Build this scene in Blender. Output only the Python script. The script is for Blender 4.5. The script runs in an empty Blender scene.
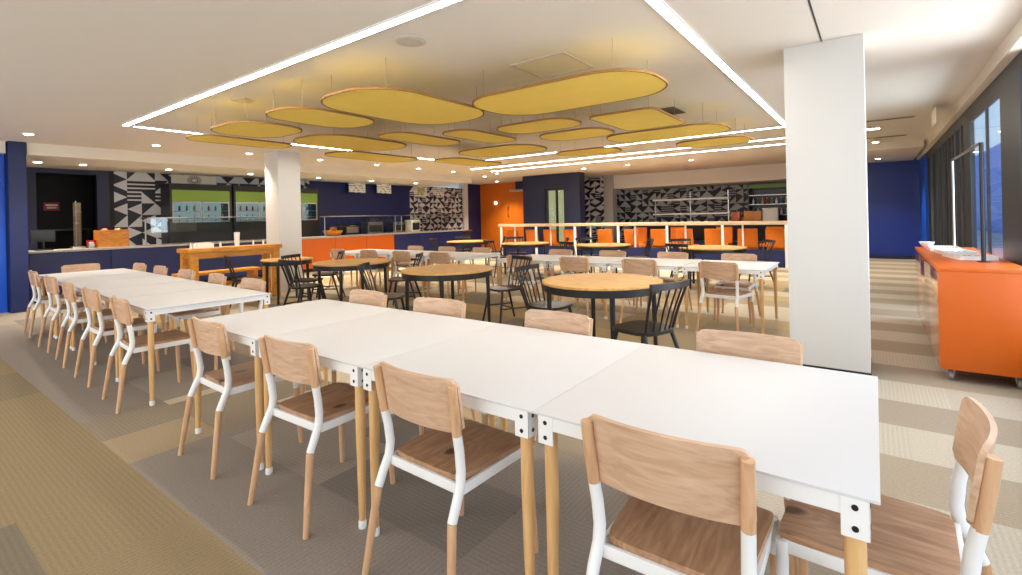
import bpy, bmesh, math, random
from mathutils import Vector, Matrix
random.seed(7)
PI = math.pi
S = bpy.context.scene
C = S.collection

# ------------------------------------------------------------------ camera, world, light, exposure
cam_d = bpy.data.cameras.new('camera')
cam = bpy.data.objects.new('camera', cam_d)
C.objects.link(cam)
cam_d.sensor_width = 36.0
cam_d.lens = 491.0 / 1022.0 * 36.0
cam_d.shift_y = -70.5 / 1022.0
cam_d.clip_start = 0.02
cam.matrix_world = (Matrix.Translation((0, 0, 1.38)) @ Matrix.Rotation(math.radians(36.5), 4, 'Z')
                    @ Matrix.Rotation(PI / 2, 4, 'X') @ Matrix.Rotation(math.radians(-1.3), 4, 'Z'))
S.camera = cam
W = bpy.data.worlds.new('sky')
S.world = W
W.use_nodes = True
W.node_tree.nodes['Background'].inputs[0].default_value = (0.62, 0.78, 1.0, 1)
W.node_tree.nodes['Background'].inputs[1].default_value = 1.1
S.view_settings.view_transform = 'Standard'
S.view_settings.look = 'None'
S.view_settings.gamma = 1.0
S.view_settings.use_curve_mapping = False
S.view_settings.exposure = 0.28


def area_light(name, loc, rot, sx, sy, power, col):
    d = bpy.data.lights.new(name, 'AREA')
    d.shape = 'RECTANGLE'
    d.size, d.size_y = sx, sy
    d.energy = power
    d.color = col
    o = bpy.data.objects.new(name, d)
    o.location = loc
    o.rotation_euler = rot
    C.objects.link(o)
    return o


# daylight through the windows of the wall beside the camera
area_light('window_daylight', (1.25, 1.7, 1.5), (0, PI / 2, 0), 2.2, 8.0, 82, (0.93, 0.96, 1.0))
# daylight through the glazed bay beside the orange trolley
area_light('bay_daylight', (2.5, 7.6, 1.9), (0, PI / 2, 0), 2.6, 5.5, 330, (0.93, 0.96, 1.0))
# daylight through the openings in the rear wall behind the camera
area_light('rear_window_daylight', (-5.0, -3.3, 1.6), (-PI / 2 * 1.0, 0, PI), 9.0, 2.0, 185, (1.0, 0.95, 0.88))


# ------------------------------------------------------------------ materials
def lin(c):
    return tuple(((v / 255.0) / 12.92 if v / 255.0 <= 0.04045 else ((v / 255.0 + 0.055) / 1.055) ** 2.4) for v in c) + (1.0,)


class NT:
    def __init__(self, m):
        self.t = m.node_tree

    def n(self, typ, **kw):
        nd = self.t.nodes.new(typ)
        for k, v in kw.items():
            setattr(nd, k, v)
        return nd

    def l(self, a, b):
        self.t.links.new(a, b)

    def math(self, op, a, b=None, clamp=False):
        nd = self.n('ShaderNodeMath', operation=op)
        nd.use_clamp = clamp
        for i, v in enumerate((a, b)):
            if v is None:
                continue
            if isinstance(v, (int, float)):
                nd.inputs[i].default_value = v
            else:
                self.l(v, nd.inputs[i])
        return nd.outputs[0]

    def mix(self, fac, a, b):
        nd = self.n('ShaderNodeMix', data_type='RGBA')
        if isinstance(fac, (int, float)):
            nd.inputs[0].default_value = fac
        else:
            self.l(fac, nd.inputs[0])
        for i, v in ((6, a), (7, b)):
            if isinstance(v, tuple):
                nd.inputs[i].default_value = v
            else:
                self.l(v, nd.inputs[i])
        return nd.outputs[2]


def new_mat(name):
    m = bpy.data.materials.new(name)
    m.use_nodes = True
    return m, NT(m), m.node_tree.nodes['Principled BSDF']


def paint(name, col, rough=0.5, metal=0.0, var=0.06, scale=6.0, bump=0.0, coat=0.0, spec=None):
    m, t, b = new_mat(name)
    base = lin(col)
    tc = t.n('ShaderNodeTexCoord')
    nz = t.n('ShaderNodeTexNoise')
    nz.inputs['Scale'].default_value = scale
    nz.inputs['Detail'].default_value = 3
    t.l(tc.outputs['Object'], nz.inputs['Vector'])
    dark = tuple(v * (1 - var) for v in base[:3]) + (1,)
    light = tuple(min(1, v * (1 + var)) for v in base[:3]) + (1,)
    t.l(t.mix(nz.outputs['Fac'], dark, light), b.inputs['Base Color'])
    b.inputs['Roughness'].default_value = rough
    b.inputs['Metallic'].default_value = metal
    if coat:
        b.inputs['Coat Weight'].default_value = coat
        b.inputs['Coat Roughness'].default_value = 0.12
    if spec is not None:
        b.inputs['Specular IOR Level'].default_value = spec
    if bump:
        bp = t.n('ShaderNodeBump')
        bp.inputs['Strength'].default_value = bump
        n2 = t.n('ShaderNodeTexNoise')
        n2.inputs['Scale'].default_value = scale * 20
        t.l(tc.outputs['Object'], n2.inputs['Vector'])
        t.l(n2.outputs['Fac'], bp.inputs['Height'])
        t.l(bp.outputs[0], b.inputs['Normal'])
    return m


def wood(name, c1, c2, axis='x', rough=0.45, scale=7.0, knots=False):
    m, t, b = new_mat(name)
    tc = t.n('ShaderNodeTexCoord')
    oi = t.n('ShaderNodeObjectInfo')
    add = t.n('ShaderNodeVectorMath', operation='ADD')
    sc = t.n('ShaderNodeVectorMath', operation='SCALE')
    cmb = t.n('ShaderNodeCombineXYZ')
    t.l(oi.outputs['Random'], cmb.inputs[0])
    t.l(oi.outputs['Random'], cmb.inputs[1])
    t.l(oi.outputs['Random'], cmb.inputs[2])
    t.l(cmb.outputs[0], sc.inputs[0])
    sc.inputs['Scale'].default_value = 9.0
    t.l(tc.outputs['Object'], add.inputs[0])
    t.l(sc.outputs[0], add.inputs[1])
    mp = t.n('ShaderNodeMapping')
    st = {'x': (0.6, 5, 5), 'y': (5, 0.6, 5), 'z': (5, 5, 0.5)}[axis]
    mp.inputs['Scale'].default_value = st
    t.l(add.outputs[0], mp.inputs['Vector'])
    nz = t.n('ShaderNodeTexNoise')
    nz.inputs['Scale'].default_value = scale
    nz.inputs['Detail'].default_value = 5
    nz.inputs['Distortion'].default_value = 1.2
    t.l(mp.outputs[0], nz.inputs['Vector'])
    cr = t.n('ShaderNodeValToRGB')
    cr.color_ramp.elements[0].position = 0.30
    cr.color_ramp.elements[0].color = lin(c2)
    cr.color_ramp.elements[1].position = 0.68
    cr.color_ramp.elements[1].color = lin(c1)
    t.l(nz.outputs['Fac'], cr.inputs[0])
    out = cr.outputs[0]
    if knots:
        vo = t.n('ShaderNodeTexVoronoi')
        vo.inputs['Scale'].default_value = 1.0
        vo.voronoi_dimensions = '2D'
        m2 = t.n('ShaderNodeMapping')
        m2.inputs['Scale'].default_value = {'x': (2.6, 4.2, 4.2), 'y': (3.4, 2.2, 2.0), 'z': (3, 3, 1)}[axis]
        t.l(add.outputs[0], m2.inputs['Vector'])
        t.l(m2.outputs[0], vo.inputs['Vector'])
        ring = t.math('SINE', t.math('ADD', t.math('MULTIPLY', vo.outputs['Distance'], 62.0), t.math('MULTIPLY', nz.outputs['Fac'], 9.0)))
        ringm = t.n('ShaderNodeMapRange')
        ringm.inputs[1].default_value, ringm.inputs[2].default_value = 0.5, 0.08
        t.l(vo.outputs['Distance'], ringm.inputs[0])
        rf = t.math('MULTIPLY', t.math('MULTIPLY', t.math('ADD', ring, 1.0), 0.22), ringm.outputs[0])
        out = t.mix(rf, out, lin((132, 92, 58)))
        k = t.n('ShaderNodeMapRange')
        k.inputs[1].default_value, k.inputs[2].default_value = 0.11, 0.05
        t.l(vo.outputs['Distance'], k.inputs[0])
        out = t.mix(t.math('MULTIPLY', k.outputs[0], 0.85), out, lin((74, 48, 34)))
    t.l(out, b.inputs['Base Color'])
    b.inputs['Roughness'].default_value = rough
    return m


def emit(name, col, strength):
    m, t, b = new_mat(name)
    b.inputs['Base Color'].default_value = tuple(v * 0.3 for v in lin(col)[:3]) + (1,)
    b.inputs['Emission Color'].default_value = lin(col)
    b.inputs['Emission Strength'].default_value = strength
    return m


def glass_mat(name, tint=(0.85, 0.95, 0.95), rough=0.02):
    m, t, b = new_mat(name)
    b.inputs['Base Color'].default_value = tint + (1,)
    b.inputs['Roughness'].default_value = rough
    b.inputs['Transmission Weight'].default_value = 1.0
    b.inputs['IOR'].default_value = 1.45
    return m


def pattern_mat(name, axis, s, light=(225, 222, 218), dark=(20, 22, 34)):
    """Monochrome wall paper of triangles, arrows and stripes in a square grid."""
    m, t, b = new_mat(name)
    tc = t.n('ShaderNodeTexCoord')
    sp = t.n('ShaderNodeSeparateXYZ')
    t.l(tc.outputs['Object'], sp.inputs[0])
    u = t.math('DIVIDE', sp.outputs[1 if axis == 'y' else 0], s)
    v = t.math('DIVIDE', sp.outputs[2], s)
    fu, fv = t.math('FRACT', u), t.math('FRACT', v)
    cu, cv = t.math('FLOOR', u), t.math('FLOOR', v)

    def rnd(off):
        c = t.n('ShaderNodeCombineXYZ')
        t.l(cu, c.inputs[0])
        t.l(cv, c.inputs[1])
        c.inputs[2].default_value = off
        w = t.n('ShaderNodeTexWhiteNoise', noise_dimensions='3D')
        t.l(c.outputs[0], w.inputs['Vector'])
        return w.outputs['Value']
    flip = t.math('GREATER_THAN', rnd(3.1), 0.5)
    fu2 = t.math('ABSOLUTE', t.math('SUBTRACT', flip, fu))
    tri = t.math('GREATER_THAN', fu2, fv)
    arrow = t.math('GREATER_THAN', fu2, t.math('ABSOLUTE', t.math('SUBTRACT', t.math('MULTIPLY', fv, 2.0), 1.0)))
    bars = t.math('GREATER_THAN', t.math('FRACT', t.math('MULTIPLY', fv, 3.0)), 0.62)
    k = rnd(8.7)
    isar = t.math('GREATER_THAN', k, 0.52)
    isbar = t.math('GREATER_THAN', k, 0.84)
    a = t.math('ADD', t.math('MULTIPLY', tri, t.math('SUBTRACT', 1.0, isar)), t.math('MULTIPLY', arrow, isar))
    a = t.math('ADD', t.math('MULTIPLY', a, t.math('SUBTRACT', 1.0, isbar)), t.math('MULTIPLY', bars, isbar))
    t.l(t.mix(a, lin(dark), lin(light)), b.inputs['Base Color'])
    b.inputs['Roughness'].default_value = 0.5
    return m


def carpet_mat():
    """Carpet planks half a metre deep and a metre long in three greys and beiges; a plain beige run along the aisle."""
    m, t, b = new_mat('carpet_planks')
    tc = t.n('ShaderNodeTexCoord')
    sp = t.n('ShaderNodeSeparateXYZ')
    t.l(tc.outputs['Object'], sp.inputs[0])
    x, y = sp.outputs[0], sp.outputs[1]
    row = t.math('FLOOR', t.math('DIVIDE', t.math('SUBTRACT', y, 0.95), 0.5))
    off = t.math('MULTIPLY', t.math('FRACT', t.math('MULTIPLY', row, 0.37)), 1.0)
    col = t.math('FLOOR', t.math('ADD', t.math('DIVIDE', x, 1.0), off))
    c = t.n('ShaderNodeCombineXYZ')
    t.l(row, c.inputs[0])
    t.l(col, c.inputs[1])
    w = t.n('ShaderNodeTexWhiteNoise', noise_dimensions='3D')
    t.l(c.outputs[0], w.inputs['Vector'])
    val = w.outputs['Value']
    cr = t.n('ShaderNodeValToRGB')
    cr.color_ramp.interpolation = 'CONSTANT'
    e = cr.color_ramp.elements
    e[0].position, e[0].color = 0.0, lin((146, 134, 116))
    e[1].position, e[1].color = 0.34, lin((168, 150, 122))
    e.new(0.55).color = lin((200, 186, 162))
    e.new(0.80).color = lin((182, 160, 122))
    t.l(val, cr.inputs[0])
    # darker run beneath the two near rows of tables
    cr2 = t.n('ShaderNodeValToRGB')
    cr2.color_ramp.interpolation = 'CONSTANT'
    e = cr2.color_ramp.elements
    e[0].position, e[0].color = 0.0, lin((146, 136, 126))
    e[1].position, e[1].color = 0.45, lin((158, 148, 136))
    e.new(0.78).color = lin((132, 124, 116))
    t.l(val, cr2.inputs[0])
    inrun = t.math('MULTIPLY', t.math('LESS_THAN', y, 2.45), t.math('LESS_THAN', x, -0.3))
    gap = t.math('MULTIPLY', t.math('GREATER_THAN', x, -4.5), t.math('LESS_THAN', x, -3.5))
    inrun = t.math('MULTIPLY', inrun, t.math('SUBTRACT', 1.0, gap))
    # aisle by the windows: whole rows alternate
    odd = t.math('MODULO', row, 2.0)
    lite = t.mix(val, lin((170, 160, 145)), lin((178, 168, 150)))
    darkr = t.mix(val, lin((154, 140, 120)), lin((144, 134, 120)))
    aisle = t.mix(odd, darkr, lite)
    base0 = t.mix(t.math('GREATER_THAN', x, -0.55), cr.outputs[0], aisle)
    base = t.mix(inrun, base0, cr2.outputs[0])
    cr3 = t.n('ShaderNodeValToRGB')
    cr3.color_ramp.interpolation = 'CONSTANT'
    e = cr3.color_ramp.elements
    e[0].position, e[0].color = 0.0, lin((146, 129, 99))
    e[1].position, e[1].color = 0.6, lin((135, 122, 98))
    e.new(0.85).color = lin((124, 114, 98))
    t.l(val, cr3.inputs[0])
    beige = t.math('LESS_THAN', y, 0.95)
    base = t.mix(beige, base, cr3.outputs[0])
    # loop pile: small directional ribs turned a quarter from plank to plank
    turn = t.math('GREATER_THAN', t.math('FRACT', t.math('MULTIPLY', val, 7.0)), 0.5)
    rib = t.math('ADD', t.math('MULTIPLY', x, turn), t.math('MULTIPLY', y, t.math('SUBTRACT', 1.0, turn)))
    ribs = t.math('SINE', t.math('MULTIPLY', rib, 260.0))
    nz = t.n('ShaderNodeTexNoise')
    nz.inputs['Scale'].default_value = 90
    nz.inputs['Detail'].default_value = 4
    t.l(tc.outputs['Object'], nz.inputs['Vector'])
    f = t.math('ADD', t.math('MULTIPLY', ribs, 0.05), t.math('MULTIPLY', t.math('SUBTRACT', nz.outputs['Fac'], 0.5), 0.5))
    hs = t.n('ShaderNodeHueSaturation')
    t.l(t.math('ADD', f, 1.0), hs.inputs['Value'])
    t.l(base, hs.inputs['Color'])
    t.l(hs.outputs[0], b.inputs['Base Color'])
    b.inputs['Roughness'].default_value = 0.95
    b.inputs['Specular IOR Level'].default_value = 0.15
    bp = t.n('ShaderNodeBump')
    bp.inputs['Strength'].default_value = 0.25
    bp.inputs['Distance'].default_value = 0.004
    t.l(nz.outputs['Fac'], bp.inputs['Height'])
    t.l(bp.outputs[0], b.inputs['Normal'])
    return m


def notice_mat(name, paper, ink, rows=14.0, axis='y'):
    """Printed sheet: rows of small broken ink lines too small to read."""
    m, t, b = new_mat(name)
    tc = t.n('ShaderNodeTexCoord')
    mp = t.n('ShaderNodeMapping')
    mp.inputs['Rotation'].default_value = (0, PI / 2, 0) if axis == 'y' else (PI / 2, 0, 0)
    t.l(tc.outputs['Object'], mp.inputs['Vector'])
    sp = t.n('ShaderNodeSeparateXYZ')
    t.l(tc.outputs['Object'], sp.inputs[0])
    line = t.math('GREATER_THAN', t.math('FRACT', t.math('MULTIPLY', sp.outputs[2], rows)), 0.62)
    nz = t.n('ShaderNodeTexNoise')
    nz.inputs['Scale'].default_value = 9
    t.l(tc.outputs['Object'], nz.inputs['Vector'])
    br = t.math('GREATER_THAN', nz.outputs['Fac'], 0.5)
    t.l(t.mix(t.math('MULTIPLY', line, br), lin(paper), lin(ink)), b.inputs['Base Color'])
    b.inputs['Roughness'].default_value = 0.6
    return m


M = dict(
    ceiling=paint('ceiling_plaster', (226, 220, 210), 0.9, var=0.02),
    soffit=paint('soffit_plaster', (226, 219, 206), 0.9, var=0.02),
    column=paint('column_paint', (211, 210, 206), 0.6, var=0.015),
    navy=paint('navy_paint', (19, 32, 86), 0.45, var=0.08),
    deepnavy=paint('deep_navy_paint', (28, 34, 66), 0.5, var=0.08),
    blue=paint('blue_paint', (22, 52, 138), 0.35, var=0.06),
    bright_blue=paint('bright_blue_paint', (10, 84, 205), 0.35, var=0.05),
    charcoal=paint('charcoal_metal', (34, 41, 46), 0.45, var=0.1),
    louvre=paint('louvre_grey', (76, 80, 82), 0.5, var=0.1),
    black=paint('black_lacquer', (27, 26, 28), 0.35, var=0.15),
    dark=paint('kitchen_dark', (30, 26, 25), 0.7, var=0.2),
    white=paint('white_powder_coat', (236, 236, 234), 0.35, var=0.015),
    tabletop=paint('white_laminate', (209, 209, 210), 0.5, var=0.012, scale=2.0),
    orange=paint('orange_laminate', (206, 94, 2), 0.4, var=0.04, coat=0.1),
    orange_gloss=paint('orange_gloss_laminate', (212, 105, 6), 0.12, var=0.04, coat=1.0),
    wheel=paint('grey_wheel', (150, 150, 150), 0.5),
    orange_fabric=paint('orange_fabric', (222, 118, 22), 0.8, var=0.12, scale=20),
    orange_wall=paint('orange_door_paint', (214, 110, 14), 0.5, var=0.05),
    steel=paint('brushed_steel', (176, 176, 172), 0.3, metal=1.0, var=0.06),
    greystone=paint('grey_stone_top', (176, 172, 166), 0.35, var=0.12, scale=30),
    felt=paint('yellow_felt', (252, 220, 104), 0.95, var=0.07, scale=4.0, bump=0.1),
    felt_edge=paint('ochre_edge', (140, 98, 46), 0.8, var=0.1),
    wire=paint('steel_wire', (150, 135, 115), 0.4, var=0.05),
    rubber=paint('black_rubber', (20, 20, 20), 0.7),
    grille=paint('grille_grey', (196, 188, 176), 0.7, var=0.05),
    darkgrille=paint('dark_grille', (112, 100, 86), 0.7, var=0.08),
    red=paint('red_plastic', (190, 32, 26), 0.4),
    paper=paint('white_paper', (238, 236, 230), 0.7, var=0.02),
    cream=paint('cream_card', (240, 232, 210), 0.7, var=0.02),
    crate=wood('orange_crate_wood', (226, 150, 52), (180, 108, 36), 'y', scale=9),
    pine=wood('honey_pine', (226, 158, 52), (188, 116, 30), 'y', scale=5),
    oak_x=wood('oak_across', (212, 179, 150), (186, 149, 118), 'x'),
    oak_z=wood('oak_upright', (216, 174, 134), (192, 148, 108), 'z'),
    oak_seat=wood('oak_seat', (188, 148, 114), (150, 110, 80), 'y', knots=True),
    leg_wood=wood('beech_leg', (224, 182, 126), (204, 158, 100), 'z'),
    round_top=wood('round_oak_top', (228, 182, 106), (200, 148, 76), 'x', scale=5),
    ledge=wood('ledge_wood', (214, 190, 158), (188, 162, 130), 'x', scale=5),
    led=emit('warm_led', (255, 246, 234), 34.0),
    lamp=emit('downlight_lens', (255, 240, 212), 16.0),
    green_sign=emit('green_backlit_header', (136, 160, 56), 0.33),
    fridge_light=emit('fridge_interior', (170, 192, 198), 0.42),
    green_dim=emit('green_backlit_strip', (104, 122, 48), 0.25),
    lit_window=emit('lit_room_window', (220, 214, 160), 0.5),
    glass=glass_mat('clear_glass'),
    pattern_y=pattern_mat('triangle_wallpaper_side', 'y', 0.27, light=(206, 205, 208), dark=(24, 26, 42)),
    pattern_far=pattern_mat('triangle_wallpaper_servery', 'y', 0.20, light=(206, 205, 208), dark=(24, 26, 46)),
    pattern_x=pattern_mat('triangle_wallpaper_back', 'x', 0.22, light=(206, 205, 208), dark=(22, 24, 40)),
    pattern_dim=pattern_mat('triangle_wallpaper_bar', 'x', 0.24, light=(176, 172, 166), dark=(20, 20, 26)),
    notice=notice_mat('printed_menu', (232, 228, 220), (110, 100, 100)),
    notice_green=notice_mat('printed_green_poster', (196, 196, 140), (120, 130, 40)),
    carpet=carpet_mat(),
)
mw, tw, bw = new_mat('window_pane_glass')
fr_ = tw.n('ShaderNodeLayerWeight')
fr_.inputs['Blend'].default_value = 0.5
pw_ = tw.math('MULTIPLY', tw.math('POWER', fr_.outputs['Facing'], 5.0), 0.4)
tr_ = tw.n('ShaderNodeBsdfTransparent')
tr_.inputs[0].default_value = (0.86, 0.92, 0.95, 1)
gl_ = tw.n('ShaderNodeBsdfGlossy')
gl_.inputs['Roughness'].default_value = 0.02
mx_ = tw.n('ShaderNodeMixShader')
tw.l(pw_, mx_.inputs[0])
tw.l(tr_.outputs[0], mx_.inputs[1])
tw.l(gl_.outputs[0], mx_.inputs[2])
tw.l(mx_.outputs[0], mw.node_tree.nodes['Material Output'].inputs[0])
M['window_glass'] = mw


# ------------------------------------------------------------------ mesh helpers
class MB:
    def __init__(self):
        self.bm = bmesh.new()

    def box(self, x0, x1, y0, y1, z0, z1, bev=0.0):
        r = bmesh.ops.create_cube(self.bm, size=1.0)
        vs = r['verts']
        bmesh.ops.scale(self.bm, vec=(x1 - x0, y1 - y0, z1 - z0), verts=vs)
        bmesh.ops.translate(self.bm, vec=((x0 + x1) / 2, (y0 + y1) / 2, (z0 + z1) / 2), verts=vs)
        if bev:
            es = list({e for v in vs for e in v.link_edges})
            bmesh.ops.bevel(self.bm, geom=es, offset=bev, segments=2, affect='EDGES', profile=0.7)
        return self

    def tube(self, pts, rad, seg=10, sq=False):
        """A round bar through points with a radius for each, capped."""
        pts = [Vector(p) for p in pts]
        if isinstance(rad, (int, float)):
            rad = [rad] * len(pts)
        rings = []
        n = len(pts)
        for i, p in enumerate(pts):
            if i == 0:
                d = pts[1] - p
            elif i == n - 1:
                d = p - pts[-2]
            else:
                d = (pts[i + 1] - pts[i]).normalized() + (p - pts[i - 1]).normalized()
            d.normalize()
            ref = Vector((0, 0, 1)) if abs(d.z) < 0.9 else Vector((0, 1, 0))
            a = d.cross(ref).normalized()
            b = d.cross(a).normalized()
            ring = []
            for k in range(seg):
                th = 2 * PI * (k + (0.5 if sq else 0)) / seg
                ring.append(self.bm.verts.new(p + a * (math.cos(th) * rad[i]) + b * (math.sin(th) * rad[i])))
            rings.append(ring)
        for i in range(n - 1):
            for k in range(seg):
                k2 = (k + 1) % seg
                self.bm.faces.new((rings[i][k], rings[i][k2], rings[i + 1][k2], rings[i + 1][k]))
        self.bm.faces.new(rings[0][::-1])
        self.bm.faces.new(rings[-1])
        return self

    def lathe(self, prof, seg=32, cx=0, cy=0):
        """Closed solid turned round a vertical axis; prof is a list of (radius, z) bottom to top."""
        rings = []
        for r, z in prof:
            rings.append([self.bm.verts.new((cx + r * math.cos(2 * PI * k / seg), cy + r * math.sin(2 * PI * k / seg), z)) for k in range(seg)])
        for i in range(len(prof) - 1):
            for k in range(seg):
                k2 = (k + 1) % seg
                self.bm.faces.new((rings[i][k], rings[i][k2], rings[i + 1][k2], rings[i + 1][k]))
        self.bm.faces.new(rings[0][::-1])
        self.bm.faces.new(rings[-1])
        return self

    def prism(self, pts, z0, z1):
        a = [self.bm.verts.new((p[0], p[1], z0)) for p in pts]
        b = [self.bm.verts.new((p[0], p[1], z1)) for p in pts]
        n = len(pts)
        for i in range(n):
            j = (i + 1) % n
            self.bm.faces.new((a[i], a[j], b[j], b[i]))
        self.bm.faces.new(a[::-1])
        self.bm.faces.new(b)
        return self

    def ring_prism(self, outer, inner, z0, z1):
        n = len(outer)
        V = [[self.bm.verts.new((p[0], p[1], z)) for p in q] for q in (outer, inner) for z in (z0, z1)]
        o0, o1, i0, i1 = V
        for k in range(n):
            j = (k + 1) % n
            self.bm.faces.new((o0[k], o0[j], o1[j], o1[k]))
            self.bm.faces.new((i0[j], i0[k], i1[k], i1[j]))
            self.bm.faces.new((o1[k], o1[j], i1[j], i1[k]))
            self.bm.faces.new((o0[j], o0[k], i0[k], i0[j]))
        return self

    def surface(self, fn, nu, nv, thick):
        """Curved slab: fn(u, v) -> point and normal, both sides and rims."""
        F, B = [], []
        for i in range(nu + 1):
            fr, br = [], []
            for j in range(nv + 1):
                p, nrm = fn(i / nu, j / nv)
                p, nrm = Vector(p), Vector(nrm).normalized()
                fr.append(self.bm.verts.new(p + nrm * thick / 2))
                br.append(self.bm.verts.new(p - nrm * thick / 2))
            F.append(fr)
            B.append(br)
        for i in range(nu):
            for j in range(nv):
                self.bm.faces.new((F[i][j], F[i + 1][j], F[i + 1][j + 1], F[i][j + 1]))
                self.bm.faces.new((B[i][j + 1], B[i + 1][j + 1], B[i + 1][j], B[i][j]))
        for i in range(nu):
            self.bm.faces.new((F[i + 1][0], F[i][0], B[i][0], B[i + 1][0]))
            self.bm.faces.new((F[i][nv], F[i + 1][nv], B[i + 1][nv], B[i][nv]))
        for j in range(nv):
            self.bm.faces.new((F[0][j], F[0][j + 1], B[0][j + 1], B[0][j]))
            self.bm.faces.new((F[nu][j + 1], F[nu][j], B[nu][j], B[nu][j + 1]))
        return self

    def build(self, name, mat, parent=None, loc=None, smooth=True):
        bmesh.ops.recalc_face_normals(self.bm, faces=self.bm.faces)
        me = bpy.data.meshes.new(name)
        if loc is not None:
            bmesh.ops.translate(self.bm, vec=-Vector(loc), verts=self.bm.verts)
        self.bm.to_mesh(me)
        self.bm.free()
        me.materials.append(M[mat] if isinstance(mat, str) else mat)
        if smooth:
            for p in me.polygons:
                p.use_smooth = True
            me.set_sharp_from_angle(angle=math.radians(38))
        o = bpy.data.objects.new(name, me)
        C.objects.link(o)
        if loc is not None:
            o.location = loc
        if parent is not None:
            o.parent = parent
        return o


def tag(o, label, cat, group=None):
    o['label'] = label
    o['category'] = cat
    if group:
        o['group'] = group
    return o


def thing(name, label, cat, loc=(0, 0, 0), rz=0.0, group=None):
    o = bpy.data.objects.new(name, None)
    o.empty_display_size = 0.2
    C.objects.link(o)
    o.location = loc
    o.rotation_euler = (0, 0, rz)
    return tag(o, label, cat, group)


def struct(name, mb, mat, label=None):
    o = mb.build(name, mat, smooth=False)
    o['kind'] = 'structure'
    if label:
        o['label'] = label
    return o


def children_of(o):
    return CH.get(o.name, [])


CH = {}


def copy_tree(o, parent=None):
    c = o.copy()
    C.objects.link(c)
    if parent is not None:
        c.parent = parent
    for ch in list(o.children):
        copy_tree(ch, c)
    return c


USED = set()


def place(proto, loc, rz, label, group):
    """First use moves the prototype itself, later uses copy it with its parts."""
    o = proto if proto.name not in USED else copy_tree(proto)
    USED.add(proto.name)
    o.location = loc
    o.rotation_euler = (0, 0, rz)
    o['label'] = label
    o['group'] = group
    return o


NTH = ['first', 'second', 'third', 'fourth', 'fifth', 'sixth', 'seventh', 'eighth', 'ninth', 'tenth']

# ------------------------------------------------------------------ the room
H = 2.8
struct('floor', MB().box(-16, 1.2, -3.6, 19, -0.1, 0.0), 'carpet')
struct('ceiling', MB().box(-16, 1.2, -3.6, 19, H, H + 0.1), 'ceiling')
# near wall behind the camera: piers and lintel round its window openings
struct('wall_front', MB().box(-16, 1.2, -3.8, -3.6, 0, 0.45).box(-16, 1.2, -3.8, -3.6, 2.6, H)
       .box(-16, -9.8, -3.8, -3.6, 0.45, 2.6).box(-0.4, 1.2, -3.8, -3.6, 0.45, 2.6), 'soffit')

# servery side (towards -x)
struct('wall_left', MB().box(-11.7, -11.5, -3.6, 1.55, 0, H), 'bright_blue')
struct('wall_left_return', MB().box(-13.8, -11.79, 1.60, 1.72, 0, 2.6), 'navy')
struct('wall_left_kitchen', MB().box(-14.95, -14.85, 1.7, 3.6, 0, 2.6).box(-14.85, -13.6, 3.46, 3.54, 0, 2.6)
       .box(-14.85, -13.6, 1.78, 1.9, 0, 2.6), 'dark')
struct('wall_left_jamb', MB().box(-13.75, -13.6, 3.24, 3.46, 0, 2.6), 'deepnavy')
struct('wall_left_lintel', MB().box(-13.75, -13.62, 1.78, 3.24, 2.5, 2.6).box(-13.75, -13.62, 1.78, 2.28, 0, 2.5), 'deepnavy')
struct('wall_left_pattern', MB().box(-13.8, -13.6, 3.54, 8.25, 0, 2.6), 'pattern_y')
struct('wall_left_servery', MB().box(-13.8, -13.6, 8.25, 12.2, 0, 2.6), 'navy')
struct('wall_left_poster', MB().box(-13.8, -13.6, 12.2, 15.05, 0, 2.6), 'pattern_far')
struct('wall_left_end', MB().box(-13.8, -13.6, 15.3, 16.2, 0, H), 'navy')
struct('column_post', MB().box(-13.8, -13.52, 15.05, 15.3, 0, H), 'column')
struct('trim_1', MB().box(-15, -11.3, 1.79, 13.0, 2.6, H), 'soffit')   # bulkhead over the servery
struct('trim_2', MB().box(-11.7, -11.3, -3.6, 1.54, 2.6, H), 'soffit')
struct('pillar_blue', MB().box(-11.78, -11.26, 1.56, 1.775, 0, H, 0.006), 'navy')

# far end (towards +y)
struct('wall_back', MB().box(-13.8, -9.0, 16.2, 16.4, 0, H), 'orange_wall')
struct('wall_back_pattern', MB().box(-9.3, -7.96, 16.6, 16.8, 0, H), 'pattern_x')
struct('column_grey', MB().box(-7.96, -7.6, 16.5, 16.85, 0, H), 'greystone')
struct('trim_3', MB().box(-7.6, -0.2, 16.6, 16.8, 2.32, H).box(-7.6, -0.2, 16.8, 18.3, 2.32, 2.4), 'soffit')
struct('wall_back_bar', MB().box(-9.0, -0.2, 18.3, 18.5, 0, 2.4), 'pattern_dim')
struct('wall_back_blue', MB().box(-0.25, 1.3, 17.0, 17.2, 0, H).box(-0.25, -0.15, 17.0, 18.4, 0, H), 'blue')
struct('trim_4', MB().box(-0.3, 0.86, 13.4, 17.0, 2.66, H), 'soffit')
struct('trim_5', MB().box(-0.15, 0.86, 16.97, 17.0, 0, 0.1), 'deepnavy')

# lobby block: navy box with a lit doorway
struct('wall_lobby', MB().box(-9.96, -9.05, 14.2, 14.4, 0, H).box(-8.28, -7.7, 14.2, 14.4, 0, H)
       .box(-9.05, -8.28, 14.2, 14.4, 2.35, H).box(-7.85, -7.7, 14.4, 14.55, 0, H).box(-9.96, -9.8, 14.4, 16.2, 0, H), 'deepnavy')
struct('wall_lobby_inner', MB().box(-9.8, -8.62, 15.6, 15.7, 0, H), 'deepnavy')

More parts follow.
